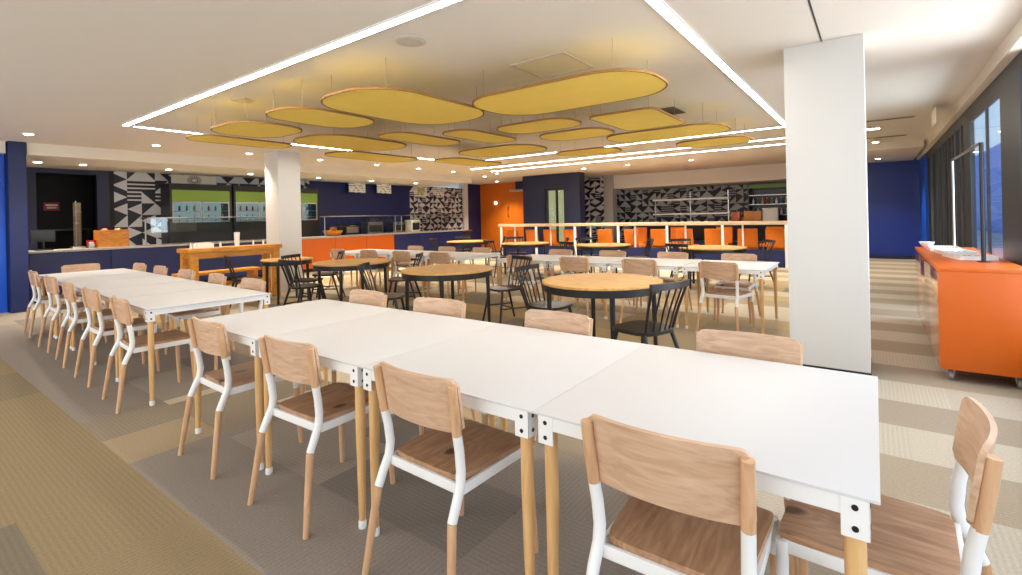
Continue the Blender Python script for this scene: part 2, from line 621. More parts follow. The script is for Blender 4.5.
# big white column with its black skirting
struct('column_white', MB().box(-0.615, -0.045, 4.9, 5.45, 0.05, H, 0.004), 'column')
struct('baseboard_column', MB().box(-0.618, -0.042, 4.896, 5.453, 0, 0.05), 'rubber')
struct('column_servery', MB().box(-10.0, -9.49, 5.09, 5.56, 0.0, H, 0.004), 'column')
struct('trim_6', MB().box(-0.336, -0.324, 0.0, 4.9, H - 0.003, H + 0.001), 'charcoal')    # control joint in the ceiling

# window wall (towards +x)
XW = 1.0
struct('wall_right_fascia', MB().box(XW - 0.08, 1.15, 3.0, 17.0, 2.66, H, 0.004), 'soffit')
struct('wall_right_near', MB().box(XW + 0.05, 1.2, -3.6, 5.75, 0, 0.35).box(XW + 0.05, 1.2, -3.6, 5.75, 2.62, H)
       .box(XW + 0.05, 1.2, -3.6, -2.6, 0.35, 2.62), 'charcoal')
struct('window_1', MB().box(XW + 0.03, 1.12, -0.6, -0.52, 0.35, 2.62).box(XW + 0.03, 1.12, 1.5, 1.58, 0.35, 2.62)
       .box(XW + 0.03, 1.12, 3.6, 3.68, 0.35, 2.62), 'charcoal')
struct('wall_right_end', MB().box(XW - 0.02, 1.06, 15.2, 17.0, 0, 2.66), 'bright_blue')
struct('wall_right_frame', MB().box(XW, 1.05, 5.75, 15.2, 2.5, 2.66).box(XW, 1.05, 6.55, 15.2, 0, 0.12)
       .box(XW - 0.02, 1.05, 5.75, 6.55, 0, 2.5).box(XW, 1.05, 8.6, 9.15, 0.12, 2.5), 'charcoal')
k = 0
for y0, y1 in ((6.55, 7.44), (7.44, 8.6)):
    k += 1
    f = struct('window_%d' % (k + 1), MB().box(XW, XW + .022, y0, y0 + 0.03, 0.12, 2.5).box(XW, XW + .022, y1 - 0.03, y1, 0.12, 2.5)
               .box(XW, XW + .022, y0 + 0.03, y1 - 0.03, 2.45, 2.5).box(XW, XW + .022, y0 + 0.03, y1 - 0.03, 0.12, 0.2), 'charcoal')
    MB().box(XW + 0.008, XW + 0.016, y0 + 0.03, y1 - 0.03, 0.2, 2.45).build('pane', 'window_glass', f, smooth=False)
k = 3
ys = [9.15, 9.75, 10.65, 11.6, 12.6, 13.8, 15.2]
for y0, y1 in zip(ys[:-1], ys[1:]):
    k += 1
    f = struct('window_%d' % (k + 1), MB().box(XW - 0.02, 1.06, y0, y0 + 0.05, 0.12, 2.5), 'louvre')
    mb = MB()
    nsl = max(3, int((y1 - y0 - 0.05) / 0.15))
    for i in range(nsl):                      # upright blind slats
        a = y0 + 0.05 + (y1 - y0 - 0.05) * i / nsl
        mb.box(XW + 0.02 + 0.012 * (i % 2), XW + 0.06, a, a + (y1 - y0 - 0.05) / nsl - 0.01, 0.13, 2.5)
    mb.build('blind', 'charcoal', f, smooth=False)

struct('ground_outside', MB().box(1.2, 20, -6, 62, -0.1, 0.0), 'greystone')
struct('wall_outside', MB().box(5.0, 5.3, 22.0, 60, 0, 4.45), 'bright_blue')

# ------------------------------------------------------------------ ceiling fittings
def strip(label, x0, x1, y0, y1, group='linear light strips'):
    t = thing('light_strip', label, 'light', ((x0 + x1) / 2, (y0 + y1) / 2, H - 0.012), 0, group)
    c = Vector(((x0 + x1) / 2, (y0 + y1) / 2, H - 0.012))
    a, b_, d, e_ = x0 - c.x, x1 - c.x, y0 - c.y, y1 - c.y
    MB().box(a, b_, d, e_, 0.0, 0.005).build('diffuser', 'led', t, smooth=False)
    o = [(a - .012, d - .012), (b_ + .012, d - .012), (b_ + .012, e_ + .012), (a - .012, e_ + .012)]
    i_ = [(a, d), (b_, d), (b_, e_), (a, e_)]
    MB().ring_prism(o, i_, -0.002, 0.012).build('frame', 'white', t, smooth=False)


w = 0.034
strip('long white light strip running along the ceiling over the front row of tables', -8.44, -1.15 + w, 2.34 - w, 2.34 + w)
strip('ceiling light strip pointing into the top of the big white column', -1.15 - w, -1.15 + w, 2.42, 9.28)
strip('ceiling light strip running past the small servery column over the counter side', -8.44 - w, -8.44 + w, 2.44, 9.28)
strip('thin far light strip closing the rectangle beyond the yellow panels', -8.44, -1.2 + w, 9.35 - w, 9.35 + w)
strip('far long ceiling light strip, first of the parallel pair before the bar', -9.4, 0.1, 10.75, 10.85)
strip('far long ceiling light strip, second of the parallel pair before the bar', -9.4, -1.3, 11.7, 11.8)


def downlight(x, y, z, label, group, power=14):
    t = thing('downlight', label, 'light', (x, y, z), 0, group)
    MB().lathe([(0.075, -0.012), (0.08, -0.004), (0.08, 0.0)], 20).build('bezel', 'white', t)
    MB().lathe([(0.05, -0.02), (0.055, -0.012)], 16).build('lens', 'lamp', t)
    if power:
        d = bpy.data.lights.new('downlight_beam', 'SPOT')
        d.energy = power * 9
        d.spot_size = math.radians(110)
        d.spot_blend = 0.8
        d.shadow_soft_size = 0.05
        d.color = (1.0, 0.88, 0.70)
        o = bpy.data.objects.new('downlight_beam', d)
        C.objects.link(o)
        o.location = (0, 0, -0.03)
        o.parent = t


for i, y in enumerate((1.64, 3.27, 4.88, 6.47, 8.06, 9.5, 10.9)):
    downlight(-10.2, y, H, '%s recessed downlight from the blue pillar in the main ceiling beside the bulkhead' % NTH[i], 'downlights beside the bulkhead', 22)
for i, y in enumerate((2.1, 2.75, 4.2, 5.95, 7.8, 9.6, 11.4)):
    downlight(-12.4, y, 2.6, '%s downlight from the blue pillar under the servery bulkhead' % NTH[i], 'downlights under the bulkhead', 16)
downlight(-10.7, 13.0, H, 'downlight in the ceiling just before the orange wall', 'downlights by the orange wall', 25)
downlight(-9.7, 12.4, H, 'downlight in the ceiling before the navy lobby', 'downlights by the orange wall', 25)
downlight(-11.9, 15.2, H, 'downlight washing the top of the orange wall', 'downlights by the orange wall', 40)
for i, (x, y) in enumerate(((-7.0, 13.2), (-5.6, 13.2), (-3.9, 13.4))):
    downlight(x, y, H, '%s downlight from the lobby over the orange tub chairs' % NTH[i], 'downlights over the tub chairs', 42)
downlight(0.05, 13.0, H, 'downlight beyond the big white column before the dropped ceiling', 'downlights before the blue wall', 28)
downlight(0.1, 15.6, 2.66, 'downlight in the dropped ceiling before the blue wall', 'downlights before the blue wall', 28)


def rrect(x0, x1, y0, y1, r, inset=0.0, seg=8):
    x0, x1, y0, y1 = x0 + inset, x1 - inset, y0 + inset, y1 - inset
    r = max(0.01, min(r - inset, (x1 - x0) / 2, (y1 - y0) / 2))
    pts = []
    for cx, cy, a0 in ((x1 - r, y1 - r, 0), (x0 + r, y1 - r, PI / 2), (x0 + r, y0 + r, PI), (x1 - r, y0 + r, 1.5 * PI)):
        for k in range(seg + 1):
            a = a0 + PI / 2 * k / seg
            pts.append((cx + r * math.cos(a), cy + r * math.sin(a)))
    return pts


PANELS = [
    (-4.37, -3.25, 2.58, 4.27, 'big yellow rounded ceiling panel between the speaker and the access hatch'),
    (-3.27, -1.40, 3.52, 4.56, 'biggest yellow rounded ceiling panel, just past the square access hatch'),
    (-5.24, -4.46, 2.56, 3.68, 'narrow yellow rounded ceiling panel beside the light strip over the front tables'),
    (-6.56, -5.5, 2.56, 3.42, 'yellow rounded ceiling panel in the strip corner over the blue pillar side'),
    (-7.35, -6.76, 2.62, 3.95, 'slim yellow rounded ceiling panel outermost over the pillar row'),
    (-6.68, -5.58, 3.62, 5.22, 'yellow rounded ceiling panel in front of the small servery column'),
    (-5.44, -4.84, 4.2, 5.5, 'small yellow rounded panel in the middle of the ceiling cluster'),
    (-7.6, -6.78, 4.75, 6.5, 'yellow rounded panel along the servery side strip behind the column panel'),
    (-4.66, -4.12, 4.65, 5.9, 'slim yellow rounded panel beside the small middle panel'),
    (-5.86, -4.30, 6.15, 7.15, 'yellow rounded panel crossing the far middle of the cluster'),
    (-3.92, -2.82, 4.84, 5.5, 'small yellow rounded panel behind the biggest panel'),
    (-3.84, -2.80, 5.7, 6.42, 'slim yellow rounded panel two behind the biggest panel'),
    (-2.66, -1.86, 5.08, 6.3, 'squarish yellow panel beside the dark air vent'),
    (-3.2, -1.52, 6.45, 7.4, 'wide yellow rounded panel beyond the dark air vent'),
    (-2.62, -1.5, 7.85, 8.75, 'far yellow rounded panel touching the strip corner by the white column'),
    (-4.66, -3.5, 7.5, 8.25, 'small far yellow rounded panel before the thin far light strip'),
    (-6.95, -6.2, 6.7, 8.3, 'far yellow rounded panel over the white tables by the servery'),
]
ZP = 2.5
for x0, x1, y0, y1, lab in PANELS:
    cx, cy = (x0 + x1) / 2, (y0 + y1) / 2
    t = thing('ceiling_panel', lab, 'ceiling panel', (cx, cy, ZP), 0, 'yellow acoustic ceiling panels')
    r = min(x1 - x0, y1 - y0) * (0.42 if 'squarish' not in lab else 0.16)
    a = (x0 - cx, x1 - cx, y0 - cy, y1 - cy)
    MB().prism(rrect(*a, r, 0.014), 0.003, 0.02).build('panel_face', 'felt', t)
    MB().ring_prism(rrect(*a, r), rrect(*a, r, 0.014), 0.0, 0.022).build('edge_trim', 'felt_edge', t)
    for sx in (-1, 1):
        for sy in (-1, 1):
            px, py = sx * (x1 - x0) * 0.36, sy * (y1 - y0) * 0.36
            MB().tube([(px, py, 0.02), (px, py, H - ZP - 0.001)], 0.0022, 6).build('suspension_wire', 'wire', t)

t = thing('ceiling_speaker', 'round flush ceiling speaker beside the front light strip over the yellow panel', 'speaker', (-2.94, 2.69, H), 0, 'ceiling speakers')
MB().lathe([(0.10, -0.012), (0.12, -0.006), (0.12, 0)], 28).build('speaker_ring', 'grille', t)
MB().lathe([(0.098, -0.015), (0.1, -0.0125)], 28).build('speaker_grille', 'grille', t)
t2 = copy_tree(t)
t2.location = (-5.84, 2.73, H)
t2['label'] = 'round flush ceiling speaker near the strip corner on the servery side'
t = thing('access_hatch', 'square access hatch in the ceiling before the biggest yellow panel', 'hatch', (-2.42, 3.99, H))
MB().ring_prism([(-.29, -.29), (.29, -.29), (.29, .29), (-.29, .29)], [(-.27, -.27), (.27, -.27), (.27, .27), (-.27, .27)], -0.008, 0).build('hatch_frame', 'grille', t, smooth=False)
MB().box(-.265, .265, -.265, .265, -0.005, 0).build('hatch_door', 'soffit', t, smooth=False)
t = thing('air_vent', 'dark square air vent in the ceiling beside the squarish yellow panel', 'vent', (-2.25, 6.8, H))
MB().ring_prism([(-.14, -.24), (.14, -.24), (.14, .24), (-.14, .24)], [(-.12, -.22), (.12, -.22), (.12, .22), (-.12, .22)], -0.012, 0).build('vent_frame', 'darkgrille', t, smooth=False)
mb = MB()
for i in range(7):
    mb.box(-.12, .12, -.21 + i * .06, -.18 + i * .06, -0.01, -0.002)
mb.build('slat', 'darkgrille', t, smooth=False)
for i, (y, lab) in enumerate(((9.83, 'slot air diffuser in the ceiling beyond the big column, in front of the other'), (12.2, 'slot air diffuser in the ceiling nearer the blue wall'))):
    t = thing('slot_diffuser', lab, 'vent', (0.2, y, H), 0, 'slot diffusers')
    MB().box(-.34, .34, -.07, .07, -0.008, 0).build('diffuser_frame', 'grille', t, smooth=False)
    mb = MB()
    for j in range(3):
        mb.box(-.32, .32, -.05 + j * .04, -.03 + j * .04, -0.012, -0.0075)
    mb.build('slot', 'darkgrille', t, smooth=False)
t = thing('hanging_sign', 'thin pale sign blade hanging edge-on from the ceiling by the window wall', 'sign', (0.70, 9.15, H))
MB().box(-0.01, 0.01, -0.2, 0.2, -0.26, -0.04, 0.003).build('sign_blade', 'cream', t)
MB().tube([(0, -.12, -.05), (0, -.12, 0)], 0.006).tube([(0, .12, -.05), (0, .12, 0)], 0.006).build('hanger', 'steel', t)

# ------------------------------------------------------------------ oak and white dining chair
def make_chair():
    t = thing('dining_chair', '-', 'chair')
    # saddled oak seat with rounded corners
    def seat_fn(u, v):
        x = (u - 0.5) * 2
        y = (v - 0.5) * 2
        wx = 0.193 + 0.010 * y
        kx = x * wx * (1 - 0.05 * max(0, abs(y) - 0.8) / 0.2)
        ky = 0.015 + y * 0.200 * (1 - 0.05 * max(0, abs(x) - 0.8) / 0.2)
        dip = -0.007 * (1 - x * x) * (1 - y * y * 0.6)
        roll = -0.008 * max(0, (v - 0.85) / 0.15) ** 2
        return (kx, ky, 0.459 + dip + roll), (0, 0, 1)
    MB().surface(seat_fn, 12, 12, 0.019).build('seat', 'oak_seat', t)

    # curved plywood back, centre bowed backwards
    def back_fn(u, v):
        x = (u - 0.5) * 2
        corner = 0.020 * max(0, (abs(x) - 0.86) / 0.14) ** 2
        z = 0.632 + corner + (0.193 - 2 * corner) * v
        y = -0.212 - 0.15 * (z - 0.632) + 0.036 * x * x - 0.014
        n = Vector((-0.32 * x * 0.6, 1.0, 0.15))
        return (x * 0.215, y, z), n
    MB().surface(back_fn, 20, 8, 0.013).build('backrest', 'oak_x', t)
    mb = MB()
    for s in (-1, 1):
        mb.tube([(s * .201, -.247, .343), (s * .200, -.222, .40), (s * .196, -.198, .452), (s * .194, -.192, .50),
                 (s * .196, -.199, .57), (s * .199, -.212, .633)], [.0175, .018, .018, .0178, .0175, .017], 12)
        mb.tube([(s * .193, .200, .446), (s * .196, .202, .343)], [.017, .017], 12)
        mb.box(min(s * .188, s * .201), max(s * .188, s * .201), -.188, .200, .412, .449, 0.003)
    mb.box(-.192, .192, -.199, -.186, .412, .449, 0.003)
    mb.box(-.192, .192, .191, .204, .412, .449, 0.003)
    mb.build('frame', 'white', t)
    for s in (-1, 1):
        MB().tube([(s * .234, -.298, 0.0), (s * .218, -.273, .17), (s * .2015, -.2475, .345)], [.0125, .0155, .0172], 12).build('leg', 'oak_z', t)
        MB().tube([(s * .212, .216, 0.0), (s * .204, .209, .17), (s * .196, .202, .345)], [.0125, .015, .0168], 12).build('leg', 'oak_z', t)
        MB().tube([(s * .199, -.212, .63), (s * .203, -.226, .72), (s * .206, -.238, .808)], [.0172, .0172, .016], 12).build('back_post', 'oak_z', t)
    return t


CHAIR = make_chair()


def chair(x, y, rz, label, group):
    return place(CHAIR, (x, y, 0), rz, label, group)


# ------------------------------------------------------------------ white dining table
def make_table(w, d):
    t = thing('dining_table', '-', 'table')
    MB().box(-w / 2 + .0006, w / 2 - .0006, -d / 2, d / 2, .733, .74, .0012).build('tabletop', 'tabletop', t)
    a, b = w / 2 - .022, d / 2 - .004
    MB().box(-a, a, -b, -b + .012, .690, .733).box(-a, a, b - .012, b, .690, .733) \
        .box(-a, -a + .012, -b + .012, b - .012, .690, .733).box(a - .012, a, -b + .012, b - .012, .690, .733).build('apron', 'white', t, smooth=False)
    for sx in (-1, 1):
        for sy in (-1, 1):
            cx, cy = sx * (w / 2 - .050), sy * (d / 2 - .034)
            lg = MB().tube([(cx, cy, .69), (cx, cy, .45), (cx + sx * .004, cy + sy * .004, .028)], [.0225, .0225, .0155], 16).build('leg', 'leg_wood', t)
            MB().lathe([(.017, 0), (.0185, .006), (.018, .03), (.0165, .036)], 16, cx + sx * .004, cy + sy * .004).build('foot_cap', 'white', lg)
            ex, ey = sx * (w / 2 - .020), sy * (d / 2 - .002)
            br = MB().box(min(ex, ex - sx * .056), max(ex, ex - sx * .056), min(ey, ey - sy * .005), max(ey, ey - sy * .005), .642, .7325, .0015) \
                .box(min(ex, ex - sx * .005), max(ex, ex - sx * .005), min(ey, ey - sy * .056), max(ey, ey - sy * .056), .642, .7325, .0015) \
                .build('corner_bracket', 'white', t, smooth=False)
            for bz in (.664, .712):
                MB().tube([(ex - sx * .028, ey - sy * .003, bz), (ex - sx * .028, ey + sy * .0012, bz)], .0072, 12).build('bolt', 'black', br)
                MB().tube([(ex - sx * .003, ey - sy * .028, bz), (ex + sx * .0012, ey - sy * .028, bz)], .0072, 12).build('bolt', 'black', br)
    return t


TABLE = make_table(0.935, 1.0)


def table(x, y, label, group):
    return place(TABLE, (x, y, 0), 0, label, group)


CNT = 'white square-cornered dining table on wooden legs'
# row A: front row of four
for i in range(4):
    tb = table(-0.4575 - i * 0.915, 1.83, '%s white table of the front row, counting from the big white column' % NTH[i], 'white tables of the front row')
    tb.scale = (0.9785, 1, 1)
    if i == 1:
        MB().lathe([(.010, .0), (.010, .0015)], 12).build('scuff_mark', 'darkgrille', tb, (0.03 + 0.02, -0.13, .7401))
xs = (-0.455, -1.365, -2.26, -3.13)
jit = (0.02, -0.03, 0.03, -0.02)
for i, x in enumerate(xs):
    chair(x, 1.33 + .13, jit[i], '%s oak chair from the big white column on the front row, beige carpet side' % NTH[i], 'oak chairs at the front row')
for i, (x, r) in enumerate(((-0.47, 0.04), (-1.48, 0.0), (-2.41, 0.10), (-3.22, -0.03))):
    chair(x, 2.33 - .13, PI + r, '%s oak chair from the big white column on the front row, round table side' % NTH[i], 'oak chairs at the front row')
chair(-0.02, 1.76, PI / 2 - 0.04, 'oak chair at the head of the front row before the orange trolley', 'oak chairs at the front row')

# row B: by the blue pillar, standing a little askew to the room
AB = math.radians(2.4)


def row_b(a, n):
    """A point A metres along the pillar row from its free end and N metres in from its aisle edge."""
    return -4.43 - a * math.cos(AB) + n * math.sin(AB), 1.34 + a * math.sin(AB) + n * math.cos(AB)


for i in range(5):
    x, y = row_b(.4675 + .95 * i, .465)
    tb = table(x, y, '%s white table of the row running to the blue pillar, counted away from it' % NTH[4 - i], 'white tables of the pillar row')
    tb.rotation_euler = (0, 0, -AB)
    tb.scale = (1, .93, 1)
for i, a in enumerate((.29, 1.25, 2.2, 3.15, 4.32)):
    x, y = row_b(a, .125)
    chair(x, y, -AB + (-0.03, 0.02, -0.03, 0.03, 0.0)[i], '%s oak chair from the blue pillar on the pillar row, beige carpet side' % NTH[4 - i], 'oak chairs at the pillar row')
for i, a in enumerate((.58, 1.48, 2.4, 3.38, 4.3)):
    x, y = row_b(a, .93 - .13)
    chair(x, y, PI - AB + (0.03, -0.04, 0.02, 0.0, 0.03)[i], '%s oak chair from the blue pillar on the pillar row, servery side' % NTH[4 - i], 'oak chairs at the pillar row')
x, y = row_b(4.83, .5)
chair(x, y, -PI / 2 - AB, 'oak chair at the pillar row head, backing on the navy counter', 'oak chairs at the pillar row')

# rows C and D: behind the round tables
for i in range(4):
    table(-0.95 - 0.4675 - i * 0.935, 6.42, '%s white table from the big column in the row behind the round tables' % NTH[i], 'white tables behind the round tables')
for i, (x, r) in enumerate(((-1.38, -0.18), (-2.35, 0.03), (-3.25, -0.02), (-4.16, 0.04))):
    chair(x, 5.92 + .10, r, '%s oak chair from the big column backing onto the round tables' % NTH[i], 'oak chairs behind the round tables')
for i, x in enumerate((-1.46, -2.34, -3.27, -4.2)):
    chair(x, 6.92 - .11, PI, '%s oak chair from the big column facing the round tables across white row' % NTH[i], 'oak chairs behind the round tables')
for i in range(4):
    table(-5.35 - 0.4675 - i * 0.935, 6.42, '%s white table from the servery in the row before the orange counter' % NTH[3 - i], 'white tables before the orange counter')
for i, x in enumerate((-5.8, -6.72, -7.65, -8.6)):
    chair(x, 5.92 + .11, 0.03 * (-1) ** i, '%s oak chair from the servery backing onto round tables, orange counter row' % NTH[3 - i], 'oak chairs before the orange counter')
for i, x in enumerate((-5.9, -6.8, -7.7)):
    chair(x, 6.92 - .11, PI, '%s oak chair from the servery, orange counter row, back to the counter' % NTH[2 - i], 'oak chairs before the orange counter')


# ------------------------------------------------------------------ black spindle chair
def make_spindle():
    t = thing('spindle_chair', '-', 'chair')
    pts = []
    for k in range(28):
        a = 2 * PI * k / 28
        c, s = math.cos(a), math.sin(a)
        r = 1.0 / (abs(c) ** 3.4 + abs(s) ** 3.4) ** (1 / 3.4)
        pts.append((0.215 * r * c * (1 + 0.06 * s), 0.02 + 0.21 * r * s))
    MB().prism(pts, .432, .458).build('seat', 'black', t)
    for s in (-1, 1):
        MB().tube([(s * .225, .235, 0), (s * .165, .155, .435)], [.0125, .018], 10).build('leg', 'black', t)
        MB().tube([(s * .225, -.26, 0), (s * .16, -.13, .435)], [.0125, .018], 10).build('leg', 'black', t)
    MB().tube([(-.196, -.198, .20), (-.196, .195, .21)], .009, 8).tube([(.196, -.198, .20), (.196, .195, .21)], .009, 8) \
        .tube([(-.196, 0, .205), (.196, 0, .205)], .009, 8).build('stretcher', 'black', t)
    for i in range(6):
        u = (i - 2.5) / 2.5
        x0, x1 = u * .165, u * .215
        y0 = -.165 + .025 * u * u
        y1 = -.285 + .035 * u * u
        r = .011 if abs(u) > 0.9 else .0075
        MB().tube([(x0, y0, .45), ((x0 + x1) / 2, (y0 + y1) / 2 + .008, .63), (x1, y1, .815)], r, 8).build('spindle', 'black', t)
    pts = []
    for i in range(13):
        u = (i - 6) / 6
        pts.append((u * .235, -.288 + .036 * u * u, .822 - .006 * u * u))
    mb = MB()
    mb.surface(lambda u, v: ((pts[min(12, int(round(u * 12)))][0], pts[min(12, int(round(u * 12)))][1], .80 + .05 * v), (0, 1, 0.2)), 12, 2, .02)
    mb.build('crest_rail', 'black', t)
    return t


SPIN = make_spindle()


def make_round(R):
    t = thing('round_table', '-', 'table')
    MB().lathe([(R - .006, .716), (R, .720), (R, .736), (R - .004, .74)], 56).build('tabletop', 'round_top', t)
    seg = 56
    o = [(math.cos(2 * PI * k / seg) * (R - .012), math.sin(2 * PI * k / seg) * (R - .012)) for k in range(seg)]
    i_ = [(math.cos(2 * PI * k / seg) * (R - .035), math.sin(2 * PI * k / seg) * (R - .035)) for k in range(seg)]
    MB().ring_prism(o, i_, .648, .716).build('rim', 'black', t)
    for k in range(4):
        a = PI / 4 + k * PI / 2
        x, y = math.cos(a), math.sin(a)
        MB().tube([(x * (R - .07), y * (R - .07), .716), (x * (R - .06), y * (R - .06), 0)], [.025, .02], 12).build('leg', 'black', t)
    return t


ROUND = make_round(0.585)
SMALL = make_round(0.42)


def spindle_at(cx, cy, ang, dist, label, group, turn=0.0):
    """A black chair standing DIST from a table centre in direction ANG, facing the centre."""
    x, y = cx + math.cos(ang) * dist, cy + math.sin(ang) * dist
    return place(SPIN, (x, y, 0), ang + PI / 2 + turn, label, group)


D2R = math.radians
GR = 'round oak topped tables'
GS = 'black spindle chairs'
RT = [(-2.18, 4.42, 'by the big white column'), (-4.41, 4.56, 'second from the big white column'), (-6.6, 4.70, 'third from the big white column')]
rot = [D2R(-8.5), D2R(-8.5), D2R(-8.5)]
for (x, y, ph), r in zip(RT, rot):
    place(ROUND, (x, y, 0), r, 'round oak topped black table behind the front row, %s' % ph, GR)
place(SMALL, (-8.26, 4.56, 0), D2R(-8), 'small round oak topped black table standing against the servery column', GR)
place(SPIN, (-1.52, 3.86, 0), math.radians(72), 'black spindle chair beside the big white column, at the first round table', GS)
place(SPIN, (-2.78, 4.38, 0), -PI / 2 + 0.03, 'black spindle chair at first round table, facing towards the big white column', GS)
spindle_at(-4.41, 4.56, D2R(51), 0.77, 'black spindle chair at second round table, back towards the big white column', GS, 0.3)
spindle_at(-4.41, 4.56, D2R(238), 0.78, 'black spindle chair at second round table, back towards the servery', GS, -0.35)
spindle_at(-6.6, 4.70, D2R(36), 0.81, 'black spindle chair at third round table, back towards the second', GS)
spindle_at(-6.6, 4.70, D2R(205), 0.82, 'black spindle chair at third round table, back towards the small one', GS)
spindle_at(-6.6, 4.70, D2R(266), 0.78, 'black spindle chair at third round table, back to the pillar row', GS)
spindle_at(-8.26, 4.56, D2R(45), 0.66, 'black spindle chair at the small round table, on its orange counter side', GS)
spindle_at(-8.26, 4.56, D2R(252), 0.66, 'black spindle chair at the small round table, beside the pine table end', GS)
FR = [(-2.43, 9.55, 'first'), (-4.75, 9.75, 'second'), (-6.88, 9.85, 'third'), (-9.15, 10.3, 'fourth')]
for x, y, ph in FR:
    place(ROUND, (x, y, 0), 0.2, '%s far round table from the big column, before the ledge' % ph, GR)
    for j, a in enumerate((D2R(250), D2R(35), D2R(140))):
        where = ('on its white table side', 'on its window side', 'on its servery side')[j]
        spindle_at(x, y, a, 0.78, 'black spindle chair at the %s far round table, %s' % (ph, where), GS)

# ------------------------------------------------------------------ orange trolley cabinet
TX0, TX1, TY0, TY1 = 0.40, 0.93, 5.17, 7.85
t = thing('trolley_cabinet', 'long bright orange wheeled cabinet standing along the window wall', 'cabinet', (0.665, 6.5, 0))
o = (0.665, 6.5)
MB().box(TX0 - o[0] + .012, TX1 - o[0] - .012, TY0 - o[1] + .012, TY1 - o[1] - .012, .10, .872).build('carcass', 'orange', t, smooth=False)
MB().box(TX0 - o[0] - .004, TX1 - o[0], TY0 - o[1] - .004, TY1 - o[1], .872, .90, .004).build('top', 'orange', t)
MB().box(TX0 - o[0] + .002, TX1 - o[0], TY0 - o[1], TY0 - o[1] + .012, .095, .872, .002).build('end_panel', 'orange', t)
MB().box(TX0 - o[0] + .002, TX1 - o[0], TY1 - o[1] - .012, TY1 - o[1], .095, .872, .002).build('end_panel', 'orange', t)
n = 2
L = (TY1 - TY0 - .04) / n
for i in range(n):
    y0 = TY0 - o[1] + .02 + i * L
    MB().box(TX0 - o[0] - .002, TX0 - o[0] + .012, y0 + .004, y0 + L - .004, .105, .865, .003).build('door', 'orange_gloss', t)
for sx in (TX0 + .07, TX1 - .07):
    for sy in (TY0 + .08, TY1 - .08):
        cx, cy = sx - o[0], sy - o[1]
        cs = MB().box(cx - .022, cx + .022, cy - .022, cy + .022, .086, .098).box(cx - .022, cx - .017, cy - .02, cy + .02, .035, .088).box(cx + .017, cx + .022, cy - .02, cy + .02, .035, .088).build('caster', 'steel', t, smooth=False)
        MB().tube([(cx - .014, cy, .037), (cx + .014, cy, .037)], .037, 18).build('wheel', 'wheel', cs)

t = thing('gantry_frame', 'slim dark metal gantry frame standing on the orange trolley cabinet', 'frame', (0.75, 6.8, 0.9))
for s, y in ((0, -.98), (1, .96)):
    MB().tube([(0, y, 0.006), (0, y, 1.03)], .016 if s == 0 else .012, 12).build('post', 'black' if s == 0 else 'steel', t)
    MB().lathe([(.045, 0), (.045, .006), (.02, .010)], 18, 0, y).build('base_plate', 'black', t)
MB().tube([(0, -.98, 1.03), (0, .96, 1.03)], .013, 10).build('crossbar', 'steel', t)

for i, (x, y, lab) in enumerate(((0.62, 7.35, 'flat white cutlery tray on the orange trolley, at its blue wall end'), (0.66, 6.75, 'flat white cutlery tray in the middle of the orange trolley'),
                                 (0.70, 6.2, 'flat white cutlery tray on the orange trolley, beside the gantry post'))):
    t = thing('cutlery_tray', lab, 'tray', (x, y, 0.9), 0.1 * i, 'cutlery trays on the trolley')
    MB().box(-.13, .13, -.22, .22, 0, .008).box(-.13, -.12, -.22, .22, .008, .035).box(.12, .13, -.22, .22, .008, .035).box(-.12, .12, -.22, -.21, .008, .035).box(-.12, .12, .21, .22, .008, .035).build('tray_body', 'white', t, smooth=False)
    mb = MB()
    for j in range(5):
        mb.tube([(-.09 + .045 * j, -.16, .012), (-.09 + .045 * j, .15, .014)], .006, 6)
    mb.build('cutlery', 'steel', t)
t = thing('bowl', 'white bowl at the far end of the orange trolley, towards the blue wall', 'bowl', (0.50, 7.70, 0.9))
MB().lathe([(.03, 0), (.032, .008), (.06, .035), (.075, .07), (.07, .07), (.055, .038), (.02, .014)], 24).build('bowl_body', 'white', t)

# ------------------------------------------------------------------ servery counter
CX0, CX1 = -12.95, -12.35


def counter(label, y0, y1, mat, cat='counter'):
    t = thing('serving_counter', label, cat, ((CX0 + CX1) / 2, (y0 + y1) / 2, 0), 0, 'servery counter units')
    hy = (y1 - y0) / 2
    MB().box(-.28, .27, -hy + .003, hy - .003, .09, .91).build('carcass', mat, t, smooth=False)
    k = max(1, int(round((y1 - y0) / 1.1)))
    for i in range(k):
        a = -hy + (2 * hy) * i / k
        MB().box(.27, .29, a + .006, a + 2 * hy / k - .006, .10, .905, .002).build('front_panel', mat, t)
    MB().box(-.26, .23, -hy + .01, hy - .01, 0, .09).build('plinth', 'rubber', t, smooth=False)


counter('navy servery counter unit beside the blue pillar', 1.95, 4.35, 'navy')
counter('navy servery counter unit behind the pine table', 4.35, 7.2, 'navy')
counter('bright orange servery counter unit behind the servery column', 7.2, 10.4, 'orange')
counter('navy servery counter unit at the white post end', 10.4, 13.7, 'navy')
for y0, y1, lab in ((1.95, 7.2, 'pale grey counter slab on the navy units by the blue pillar'), (7.2, 13.7, 'pale grey counter slab on the orange and far navy units')):
    tag(MB().box(CX0 - .02, CX1 + .03, y0, y1, .91, .95, .004).build('countertop', 'greystone'), lab, 'countertop')


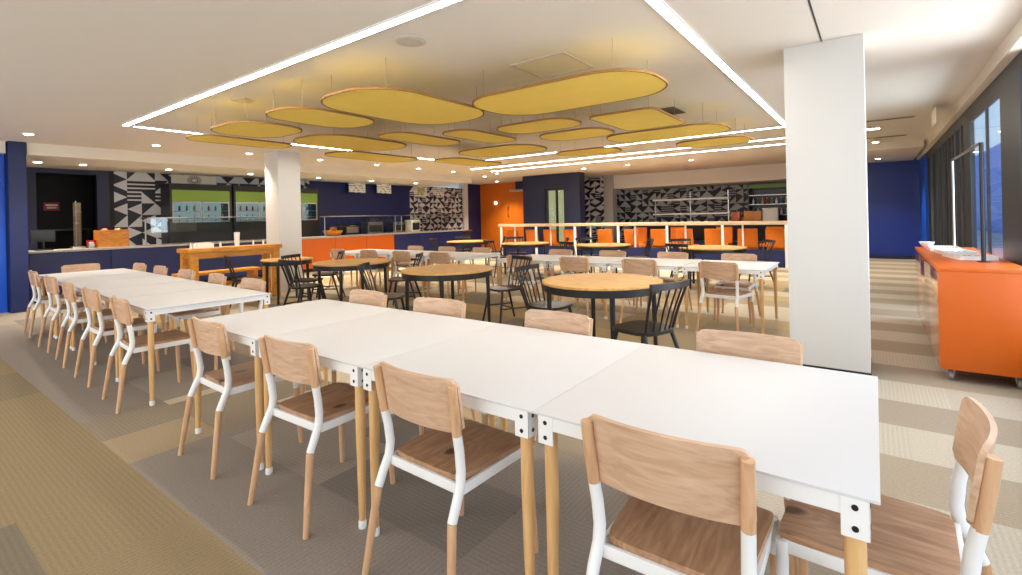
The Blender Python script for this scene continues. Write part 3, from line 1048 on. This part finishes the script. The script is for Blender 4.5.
# back bench with display fridges
def fridge(label, y0, y1, x0=-13.58, z0=0.0, h=2.34, axis='y'):
    t = thing('display_fridge', label, 'fridge', (x0, y0, z0) if axis == 'y' else (x0, y0, z0), 0 if axis == 'y' else -PI / 2, 'green topped display fridges')
    w_ = (y1 - y0)
    MB().box(.0, .54, 0, .05, 0, h).box(.0, .54, w_ - .05, w_, 0, h).box(0, .04, .05, w_ - .05, 0, h).box(.04, .54, .05, w_ - .05, h - .04, h) \
        .build('cabinet', 'black', t, smooth=False)
    MB().box(.04, .54, .05, w_ - .05, 0.0, 1.42).build('base', 'black', t, smooth=False)
    MB().box(.045, .06, .05, w_ - .05, 1.42, 1.93).build('lit_back', 'fridge_light', t, smooth=False)
    MB().box(.50, .54, .05, w_ - .05, 2.2, h - .04).build('top_panel', 'black', t, smooth=False)
    MB().box(.50, .545, .05, w_ - .05, 1.93, 2.19).build('header_sign', 'green_sign', t, smooth=False)
    sh = MB()
    for z in (1.52, 1.69):
        sh.box(.06, .48, .05, w_ - .05, z, z + .012)
    sh.build('shelf', 'steel', t, smooth=False)
    for a, b in ((.05, w_ / 2 - .01), (w_ / 2 + .01, w_ - .05)):
        d = MB().box(.515, .525, a + .03, b - .03, 1.45, 1.89).build('door', 'glass', t, smooth=False)
        MB().ring_prism([(a, 1.425), (b, 1.425), (b, 1.925), (a, 1.925)], [(a + .03, 1.455), (b - .03, 1.455), (b - .03, 1.885), (a + .03, 1.885)], 0, .02) \
            .build('door_frame', 'steel', d, smooth=False).matrix_local = Matrix(((0, 0, 1, .51), (1, 0, 0, 0), (0, 1, 0, 0), (0, 0, 0, 1)))
    return t


F1 = [(4.42, 5.78), (5.83, 7.15), (7.2, 8.2)]
for (a, b), ph in zip(F1, ('beside the triangle wallpaper', 'against the servery column edge', 'beyond the servery column by the navy wall')):
    fr = fridge('black display fridge with lit green header %s' % ph, a, b)
    # drinks: bottles on the shelves
    cols = ('red', 'orange', 'cream', 'green_sign')
    pass


def bottle(x, y, z, mat, label, group, s=1.0, capmat='white'):
    t = thing('bottle', label, 'bottle', (x, y, z), 0, group)
    MB().lathe([(.028 * s, 0), (.03 * s, .01 * s), (.03 * s, .11 * s), (.012 * s, .145 * s), (.011 * s, .165 * s)], 14).build('bottle_body', mat, t)
    MB().lathe([(.013 * s, .165 * s), (.013 * s, .185 * s), (.010 * s, .187 * s)], 12).build('cap', capmat, t)
    return t


M['juice_green'] = paint('green_juice', (96, 150, 50), 0.3)
M['juice_yellow'] = paint('yellow_juice', (220, 176, 60), 0.3)
M['juice_blue'] = paint('blue_drink', (70, 110, 150), 0.3)
M['label_white'] = paint('milk_white', (230, 230, 226), 0.3)
jm = ['juice_green', 'label_white', 'juice_blue', 'juice_yellow', 'red']
for fi, (a, b) in enumerate(F1):
    for sz in (1.4215, 1.5335, 1.7035):
        n = 8
        for i in range(n):
            y = a + .12 + (b - a - .24) * i / (n - 1)
            s = 0.5 if sz < 1.6 else 0.8
            bottle(-13.58 + .30, y, sz, jm[(i // 2 + fi + int(sz * 10)) % 5], 'small drink bottle in a row on a lit fridge shelf', 'drink bottles in the fridges', s)

# sneeze guards: glass shelf on steel posts over the counter
def guard(label, y0, y1, z=1.45):
    t = thing('sneeze_guard', label, 'sneeze guard', (-12.5, (y0 + y1) / 2, .95), 0, 'steel framed sneeze guards')
    hy = (y1 - y0) / 2
    for y in (-hy + .03, hy - .03):
        MB().tube([(0, y, 0), (0, y, z - .95)], .016, 10).build('post', 'steel', t)
    MB().box(-.20, .22, -hy, hy, z - .95, z - .925, .004).build('shelf', 'steel', t)
    MB().box(.2, .206, -hy + .06, hy - .06, z - .95 - .30, z - .95).build('glass_screen', 'glass', t, smooth=False)


guard('steel sneeze guard shelf before the green topped fridges', 3.75, 7.0, 1.52)
guard('steel sneeze guard shelf over the orange counter', 8.0, 10.6, 1.50)
guard('steel sneeze guard shelf over the far navy counter', 10.8, 13.5, 1.50)

# ovens and trays on the back bench behind the orange counter
t = thing('back_bench', 'steel back bench along the navy servery wall', 'bench', (-13.3, 10.9, 0))
MB().box(-.28, .28, -2.05, 4.05, .86, .90, .004).build('bench_top', 'steel', t)
MB().box(-.26, .25, -2.0, 4.0, .05, .86).build('bench_body', 'dark', t, smooth=False)
for i, (y, wd, ht, lab) in enumerate(((9.4, .5, .38, 'black coffee machine on the back bench near the fridges'), (10.3, .6, .42, 'steel drinks machine on the back bench under the menu boards'),
                                      (11.3, .55, .40, 'steel oven on the back bench beside the drinks machine'), (12.05, .4, .46, 'pale tall dispenser on the back bench by the wallpaper'))):
    t = thing(('coffee_machine', 'drinks_machine', 'oven', 'dispenser')[i], lab, 'appliance', (-13.3, y, .90))
    mm = ('black', 'steel', 'steel', 'cream')[i]
    MB().box(-.2, .16, -wd / 2, wd / 2, .03, ht, .012).build('body', mm, t)
    MB().box(.16, .175, -wd / 2 + .04, wd / 2 - .04, .10, ht - .10, .004).build('front_panel', 'dark' if i != 0 else 'steel', t)
    for a in (-1, 1):
        for b_ in (-.15, .12):
            MB().tube([(b_, a * (wd / 2 - .05), 0), (b_, a * (wd / 2 - .05), .035)], .015, 8).build('foot', 'rubber', t)
    MB().tube([(.175, -.1, ht - .06), (.20, -.1, ht - .06), (.20, .1, ht - .06), (.175, .1, ht - .06)], .008, 8).build('handle', 'steel', t)

# wire crate of oranges, paper bags
t = thing('bread_crate', 'honey coloured wooden crate on the counter before the triangle wallpaper', 'crate', (-12.62, 3.225, .95), 0)
mb = MB()
for z in (.0, .07, .14, .21, .28):
    mb.box(.17, .185, -.245, .245, z + .003, z + .067).box(-.185, -.17, -.245, .245, z + .003, z + .067)
    mb.box(-.17, .17, -.245, -.23, z + .003, z + .067).box(-.17, .17, .23, .245, z + .003, z + .067)
mb.build('slat', 'crate', t, smooth=False)
for a in (-.155, .155):
    for b_ in (-.215, .215):
        MB().box(a - .015, a + .015, b_ - .015, b_ + .015, 0.012, .355).build('corner_post', 'crate', t, smooth=False)
MB().box(-.17, .17, -.23, .23, .0, .012).build('base', 'crate', t, smooth=False)
for i in range(4):
    x, y = -.07 + .14 * (i % 2), -.11 + .22 * (i // 2)
    b_ = thing('bread_loaf', 'bread loaf poking out of the wooden crate on the counter', 'bread', (-12.62 + x, 3.225 + y, .964), 0, 'bread loaves in the crate')
    MB().lathe([(.02, 0.0), (.05, .03), (.058, .12), (.055, .27), (.04, .345), (.015, .37)], 14).build('loaf', 'crate', b_)
t = thing('fruit_bowl', 'heaped basket of oranges on the counter over the orange panel', 'basket', (-12.6, 8.35, .95))
MB().lathe([(.18, 0), (.20, .01), (.27, .12), (.28, .16), (.25, .16), (.18, .03), (.05, .02)], 24).build('basket_body', 'crate', t)
for i in range(12):
    a = i * 2.4
    r = .17 if i < 8 else .07
    z = .11 if i < 8 else .2
    f = thing('orange', 'orange fruit heaped in the basket on the servery counter', 'fruit', (-12.6 + r * math.cos(a), 8.35 + r * math.sin(a), .95 + z), 0, 'oranges in the basket')
    MB().lathe([(.012, -.048), (.036, -.038), (.052, -.012), (.052, .012), (.036, .038), (.012, .047)], 14).build('peel', 'orange_fabric' if i % 3 else 'cream', f)

# kitchen opening: lit column of a till, red notice, hood, counter clutter
t = thing('wall_notice', 'small red notice with pale writing on the dark kitchen wall', 'sign', (-14.84, 2.73, 1.85))
MB().box(-.005, .012, -.13, .13, -.09, .09, .003).build('notice_board', 'red', t)
MB().box(.012, .014, -.10, .10, .01, .045).box(.012, .014, -.08, .08, -.045, -.015).build('lettering', 'cream', t, smooth=False)
t = thing('kitchen_hood', 'dark extraction hood and shelf inside the kitchen opening', 'hood', (-14.5, 2.7, 1.3))
MB().box(-.3, .3, -.65, .65, 0, .04, .004).build('shelf', 'charcoal', t)
MB().box(-.3, -.26, -.6, .6, .04, .3).build('back', 'dark', t, smooth=False)
for ly in (-.55, .55):
    MB().tube([(.1, ly, -1.3), (.1, ly, 0)], .02, 8).build('leg', 'charcoal', t)
t = thing('plate_dispenser', 'tall pale stack tower on the counter in the kitchen opening', 'dispenser', (-12.75, 2.72, .95))
MB().box(-.1, .1, -.1, .1, 0, .04, .005).build('base', 'steel', t)
mb = MB()
for i in range(32):
    mb.lathe([(.045, .05 + i * .027), (.065, .058 + i * .027), (.065, .066 + i * .027), (.045, .07 + i * .027)], 16)
mb.build('plate_stack', 'darkgrille', t)
MB().tube([(-.09, 0, .03), (-.09, 0, .95)], .008, 8).build('guide', 'steel', t)
t = thing('cutlery_bin', 'red box on the counter beside the wooden crate', 'box', (-12.62, 2.90, .95))
MB().box(-.07, .07, -.06, .06, 0, .14, .006).build('box_body', 'red', t)
MB().box(-.074, .074, -.064, .064, .14, .155, .003).build('lid', 'red', t)
t = thing('napkin_holder', 'white napkin holder on the counter beside the red box', 'napkin holder', (-12.45, 2.86, .95))
MB().box(-.05, .05, -.04, .04, 0, .10, .004).build('holder', 'steel', t)
MB().box(-.045, .045, -.03, .03, .10, .125, .004).build('napkin', 'paper', t)
t = thing('till', 'dark till screen on the counter beside the blue pillar', 'till', (-12.65, 2.2, .95))
MB().box(-.10, .12, -.12, .12, 0, .02, .004).build('base', 'black', t)
MB().tube([(0, 0, .02), (-.02, 0, .2)], .02, 8).build('stand', 'black', t)
MB().box(-.03, .0, -.17, .17, .16, .38, .006).build('screen', 'black', t)

# menus over the servery, posters on the wallpaper
for i, (y, wd, lab) in enumerate(((9.0, .62, 'white menu board over the servery, beside the fridges'), (10.45, .60, 'white menu board over the servery, in the middle of the navy wall'))):
    y = (9.8, 10.88)[i]
    t = thing('menu_board', lab, 'menu', (-13.40, y, 2.44), 0, 'menu boards over the servery')
    MB().box(-.01, .01, -wd / 2, wd / 2, -.16, .18, .003).build('board', 'notice', t)
    mb = MB()
    for s in (-1, 1):
        mb.tube([(-.2, s * wd * .4, .12), (-.01, s * wd * .4, .12)], .006, 6)
    mb.build('bracket', 'steel', t)
t = thing('poster', 'green bordered poster on the triangle wallpaper over the servery', 'poster', (-13.595, 12.73, 2.44))
MB().box(0, .012, -.33, .33, -.2, .18).build('sheet', 'notice', t, smooth=False)
MB().box(.012, .016, -.17, .17, -.15, .12).build('print', 'notice_green', t, smooth=False)
t = thing('poster', 'white poster on the triangle wallpaper beside the green bordered one', 'poster', (-13.595, 13.68, 2.44))
MB().box(0, .012, -.3, .3, -.17, .17).build('sheet', 'notice', t, smooth=False)
t = thing('poster', 'round patterned pale panel on the wallpaper over the first fridge', 'poster', (-13.595, 5.15, 2.47))
MB().box(0, .012, -.50, .50, -.12, .12).build('sheet', 'cream', t, smooth=False)
mb = MB()
for r in (.05, .08, .105):
    for k in range(16):
        a = 2 * PI * k / 16
        mb.box(.012, .014, r * math.cos(a) * 1.4 - .012, r * math.cos(a) * 1.4 + .012, r * math.sin(a) - .012, r * math.sin(a) + .012)
mb.build('print', 'darkgrille', t, smooth=False)

# ------------------------------------------------------------------ pine high table and bench
t = thing('high_table', 'honey pine high table with thick top before the navy servery counter', 'table', (-9.22, 4.08, 0))
hy = 0.79
MB().box(-.24, .24, -hy, hy, .90, .97, .006).build('tabletop', 'pine', t)
MB().box(-.20, .20, -hy + .06, -hy + .10, .80, .90).box(-.20, .20, hy - .10, hy - .06, .80, .90).box(.16, .20, -hy + .1, hy - .1, .80, .90).box(-.20, -.16, -hy + .1, hy - .1, .80, .90).build('apron', 'pine', t, smooth=False)
for sx in (-.17, .17):
    for sy in (-hy + .10, hy - .10):
        MB().box(sx - .045, sx + .045, sy - .06, sy + .06, 0, .90, .005).build('leg', 'pine', t)
t = thing('bench', 'honey pine bench between the pine table and the servery counter', 'bench', (-9.95, 4.15, 0))
MB().box(-.17, .17, -.72, .72, .45, .50, .005).build('seat', 'pine', t)
for sy in (-.62, .62):
    MB().box(-.14, .14, sy - .04, sy + .04, 0, .45, .004).build('leg', 'pine', t)
MB().box(-.02, .02, -.58, .58, .2, .28).build('stretcher', 'pine', t, smooth=False)
t = thing('napkin_box', 'white box on the pine high table', 'box', (-9.2, 3.60, .97))
MB().box(-.07, .07, -.14, .14, 0, .075, .004).build('box_body', 'paper', t)
MB().box(-.05, .05, -.11, .11, .075, .09, .004).build('napkin', 'cream', t)
t = thing('tall_cup', 'tall white cup standing in the middle of the pine high table', 'cup', (-9.15, 4.13, .97))
MB().lathe([(.035, 0), (.048, .23), (.045, .23), (.03, .02)], 20).build('cup_body', 'paper', t)
MB().lathe([(.05, .23), (.05, .242), (.042, .248)], 20).build('lid', 'cream', t)
for i, (y, ph) in enumerate(((3.38, 'first'), (3.46, 'second'), (3.84, 'third'), (4.40, 'fourth'), (4.58, 'fifth'))):
    bottle(-9.12, y, .97, 'cream', '%s small cream sauce bottle from the blue pillar on the pine table' % ph, 'sauce bottles on the pine table', 0.55, 'paper')

# ------------------------------------------------------------------ ledge with white posts, orange tub chairs
LY = 13.5
t = thing('bar_ledge', 'long wood topped ledge on white posts before the orange tub chairs', 'ledge', (-5.3, LY, 0))
MB().box(-5.15, 5.15, -.13, .13, 1.05, 1.14, .005).build('ledge_top', 'ledge', t)
for i in range(8):
    x = -5.05 + i * 1.44
    MB().box(x - .03, x + .03, -.12, -.06, 0, 1.08, .003).build('post', 'white', t)
    MB().box(x + .42, x + .46, .08, .12, 0, 1.08, .003).build('back_post', 'white', t) if i < 7 else None
MB().box(-5.1, 5.1, .02, .06, 0, .42).build('kick_panel', 'navy', t, smooth=False)


def make_tub():
    t = thing('tub_chair', '-', 'chair')
    # square padded back, slightly curved, on a padded box seat
    def shell(u, v):
        x = (u - .5) * 2
        return (.235 * x * (1 - .04 * v), -.24 - .06 * v + .05 * x * x, .47 + .47 * v), (-.2 * x, 1, .1)
    MB().surface(shell, 14, 8, .05).build('backrest', 'orange_fabric', t)
    MB().box(-.24, .24, -.20, .24, .40, .49, .03).build('seat', 'orange_fabric', t)
    for sx in (-1, 1):
        for sy in (-1, 1):
            MB().tube([(sx * .22, sy * .22, 0), (sx * .15, sy * .15, .41)], [.012, .017], 10).build('leg', 'leg_wood', t)
    return t


TUB = make_tub()
tx = [-10.15, -9.25, -8.55, -7.78, -6.65, -5.75, -5.0, -4.22, -3.45, -2.68, -1.95, -1.2]
for i, x in enumerate(tx):
    wd = ['first', 'second', 'third', 'fourth', 'fifth', 'sixth', 'seventh', 'eighth', 'ninth', 'tenth', 'eleventh', 'twelfth'][i]
    place(TUB, (x, LY + (.40 if -10 < x < -7.5 else .52), 0), (0.0 if -10 < x < -7.5 else .2 * math.sin(i * 2.3)), '%s orange tub chair from the orange wall, behind the wooden ledge' % wd, 'orange tub chairs at the ledge')
for i, x in enumerate((-6.2, -4.9, -3.6, -2.3)):
    o = place(TUB, (x, LY + 1.75, 0), PI + .2 * math.sin(i * 1.7), '%s orange tub chair from the lobby in the second line, nearer the bar' % NTH[i], 'orange tub chairs by the bar')
tag(MB().box(-7.2, -0.9, 16.0, 16.45, 0, .48, .01).build('banquette_base', 'navy'), 'low navy banquette base behind the orange tub chairs', 'banquette')

# ------------------------------------------------------------------ bar at the far end
t = thing('bar_counter', 'dark bar counter before the far triangle wallpaper', 'counter', (-4.2, 17.2, 0))
MB().box(-2.9, 3.4, -.25, .25, .0, 1.0).build('body', 'dark', t, smooth=False)
MB().box(-2.95, 3.45, -.3, .3, 1.0, 1.04, .004).build('top', 'greystone', t)
t = thing('bar_shelf', 'white two tier shelf rack standing on the far bar counter', 'shelf', (-5.05, 17.15, 1.04))
for z in (.28, .78):
    MB().box(-1.27, 1.27, -.14, .14, z, z + .06, .004).build('shelf', 'white', t)
for x in (-1.22, 0, 1.22):
    MB().box(x - .015, x + .015, -.02, .02, 0, 1.06).build('upright', 'steel', t, smooth=False)
for i, (x, wd, ht, mt, lab) in enumerate(((-3.6, .25, .32, 'orange', 'orange box on the far bar counter beside the white shelf rack'), (-3.1, .5, .34, 'crate', 'wooden crate on the far bar counter beside the orange box'),
                                          (-2.6, .42, .42, 'paper', 'white upright sign board on the far bar counter end'))):
    t = thing(('storage_box', 'wooden_crate', 'sign_board')[i], lab, 'box' if i < 2 else 'sign', (x, 17.15, 1.04))
    MB().box(-wd / 2, wd / 2, -.12, .12, 0, ht, .01).build('body', mt, t)
    MB().box(-wd / 2 - .01, wd / 2 + .01, -.13, .13, ht, ht + .02, .004).build('lid', mt, t)
# green headed fridges of the bar
for i, x in enumerate((-2.75, -1.42)):
    t = thing('display_fridge', ('black bar fridge with lit green header behind the white sign board', 'black bar fridge with lit green header beside the big column')[i], 'fridge', (x, 18.0, 0), 0, 'bar fridges')
    MB().box(-.62, .62, .25, .29, 0, 2.3).box(-.62, -.58, -.25, .25, 0, 2.3).box(.58, .62, -.25, .25, 0, 2.3).box(-.58, .58, -.25, .25, 2.26, 2.3).build('cabinet', 'black', t, smooth=False)
    MB().box(-.58, .58, -.25, -.2, 2.14, 2.26).build('header_sign', 'green_dim', t, smooth=False)
    MB().box(-.58, .58, -.25, .25, 0, .9).build('base', 'black', t, smooth=False)
    sh = MB()
    for z in (.9, 1.25, 1.6, 1.9):
        sh.box(-.58, .58, -.2, .25, z, z + .015)
    sh.build('shelf', 'steel', t, smooth=False)
    for j, z in enumerate((1.265, 1.615)):
        for q in range(8):
            bottle(x - .48 + .137 * q, 17.95, z, jm[(q + j + i) % 5], 'drink bottle in a row on a bar fridge shelf', 'drink bottles in the bar fridges', 1.1)

# ------------------------------------------------------------------ orange wall: door, lobby glazing
d = struct('door_1', MB().box(-12.3, -11.2, 16.16, 16.2, 0, 2.3), 'orange_wall')
MB().tube([(-12.06, 16.16, 1.38), (-12.06, 16.09, 1.42), (-12.06, 16.09, 1.78), (-12.06, 16.16, 1.82)], .018, 8).build('door_handle', 'black', d)
struct('trim_7', MB().box(-11.2, -11.0, 16.12, 16.2, 0, 2.4), 'black')
struct('trim_8', MB().box(-11.9, -9.96, 16.0, 16.2, 2.4, 2.48), 'greystone')
struct('trim_9', MB().box(-11.6, -9.96, 16.02, 16.2, 2.48, H), 'deepnavy')
for i, (x, lab) in enumerate(((-12.75, 'round spotlight on the orange wall nearer the white post'), (-12.3, 'round wall spotlight in the middle of the orange wall'))):
    t = thing('wall_spotlight', lab, 'light', (x, 16.2, 1.98), 0, 'spotlights on the orange wall')
    MB().tube([(0, 0, 0), (0, -.03, 0)], .05, 14).build('backplate', 'white', t)
    MB().tube([(0, -.03, 0), (0, -.05, 0)], [.06, .045], 14).build('lens', 'lamp' if i == 0 else 'orange_wall', t)
w1 = struct('window_13', MB().box(-9.05, -8.98, 14.26, 14.34, 0, 2.35).box(-8.66, -8.6, 14.26, 14.34, 0, 2.35).box(-8.34, -8.28, 14.26, 14.34, 0, 2.35)
            .box(-8.98, -8.66, 14.26, 14.34, 2.25, 2.35).box(-8.6, -8.34, 14.26, 14.34, 2.25, 2.35), 'charcoal')
MB().box(-8.98, -8.66, 14.29, 14.31, 0.02, 2.25).build('pane', 'glass', w1, smooth=False)
MB().box(-8.6, -8.34, 14.29, 14.31, 0.02, 2.25).build('pane', 'glass', w1, smooth=False)
struct('window_14', MB().box(-9.75, -8.72, 15.57, 15.6, 0.1, 2.35), 'lit_window')
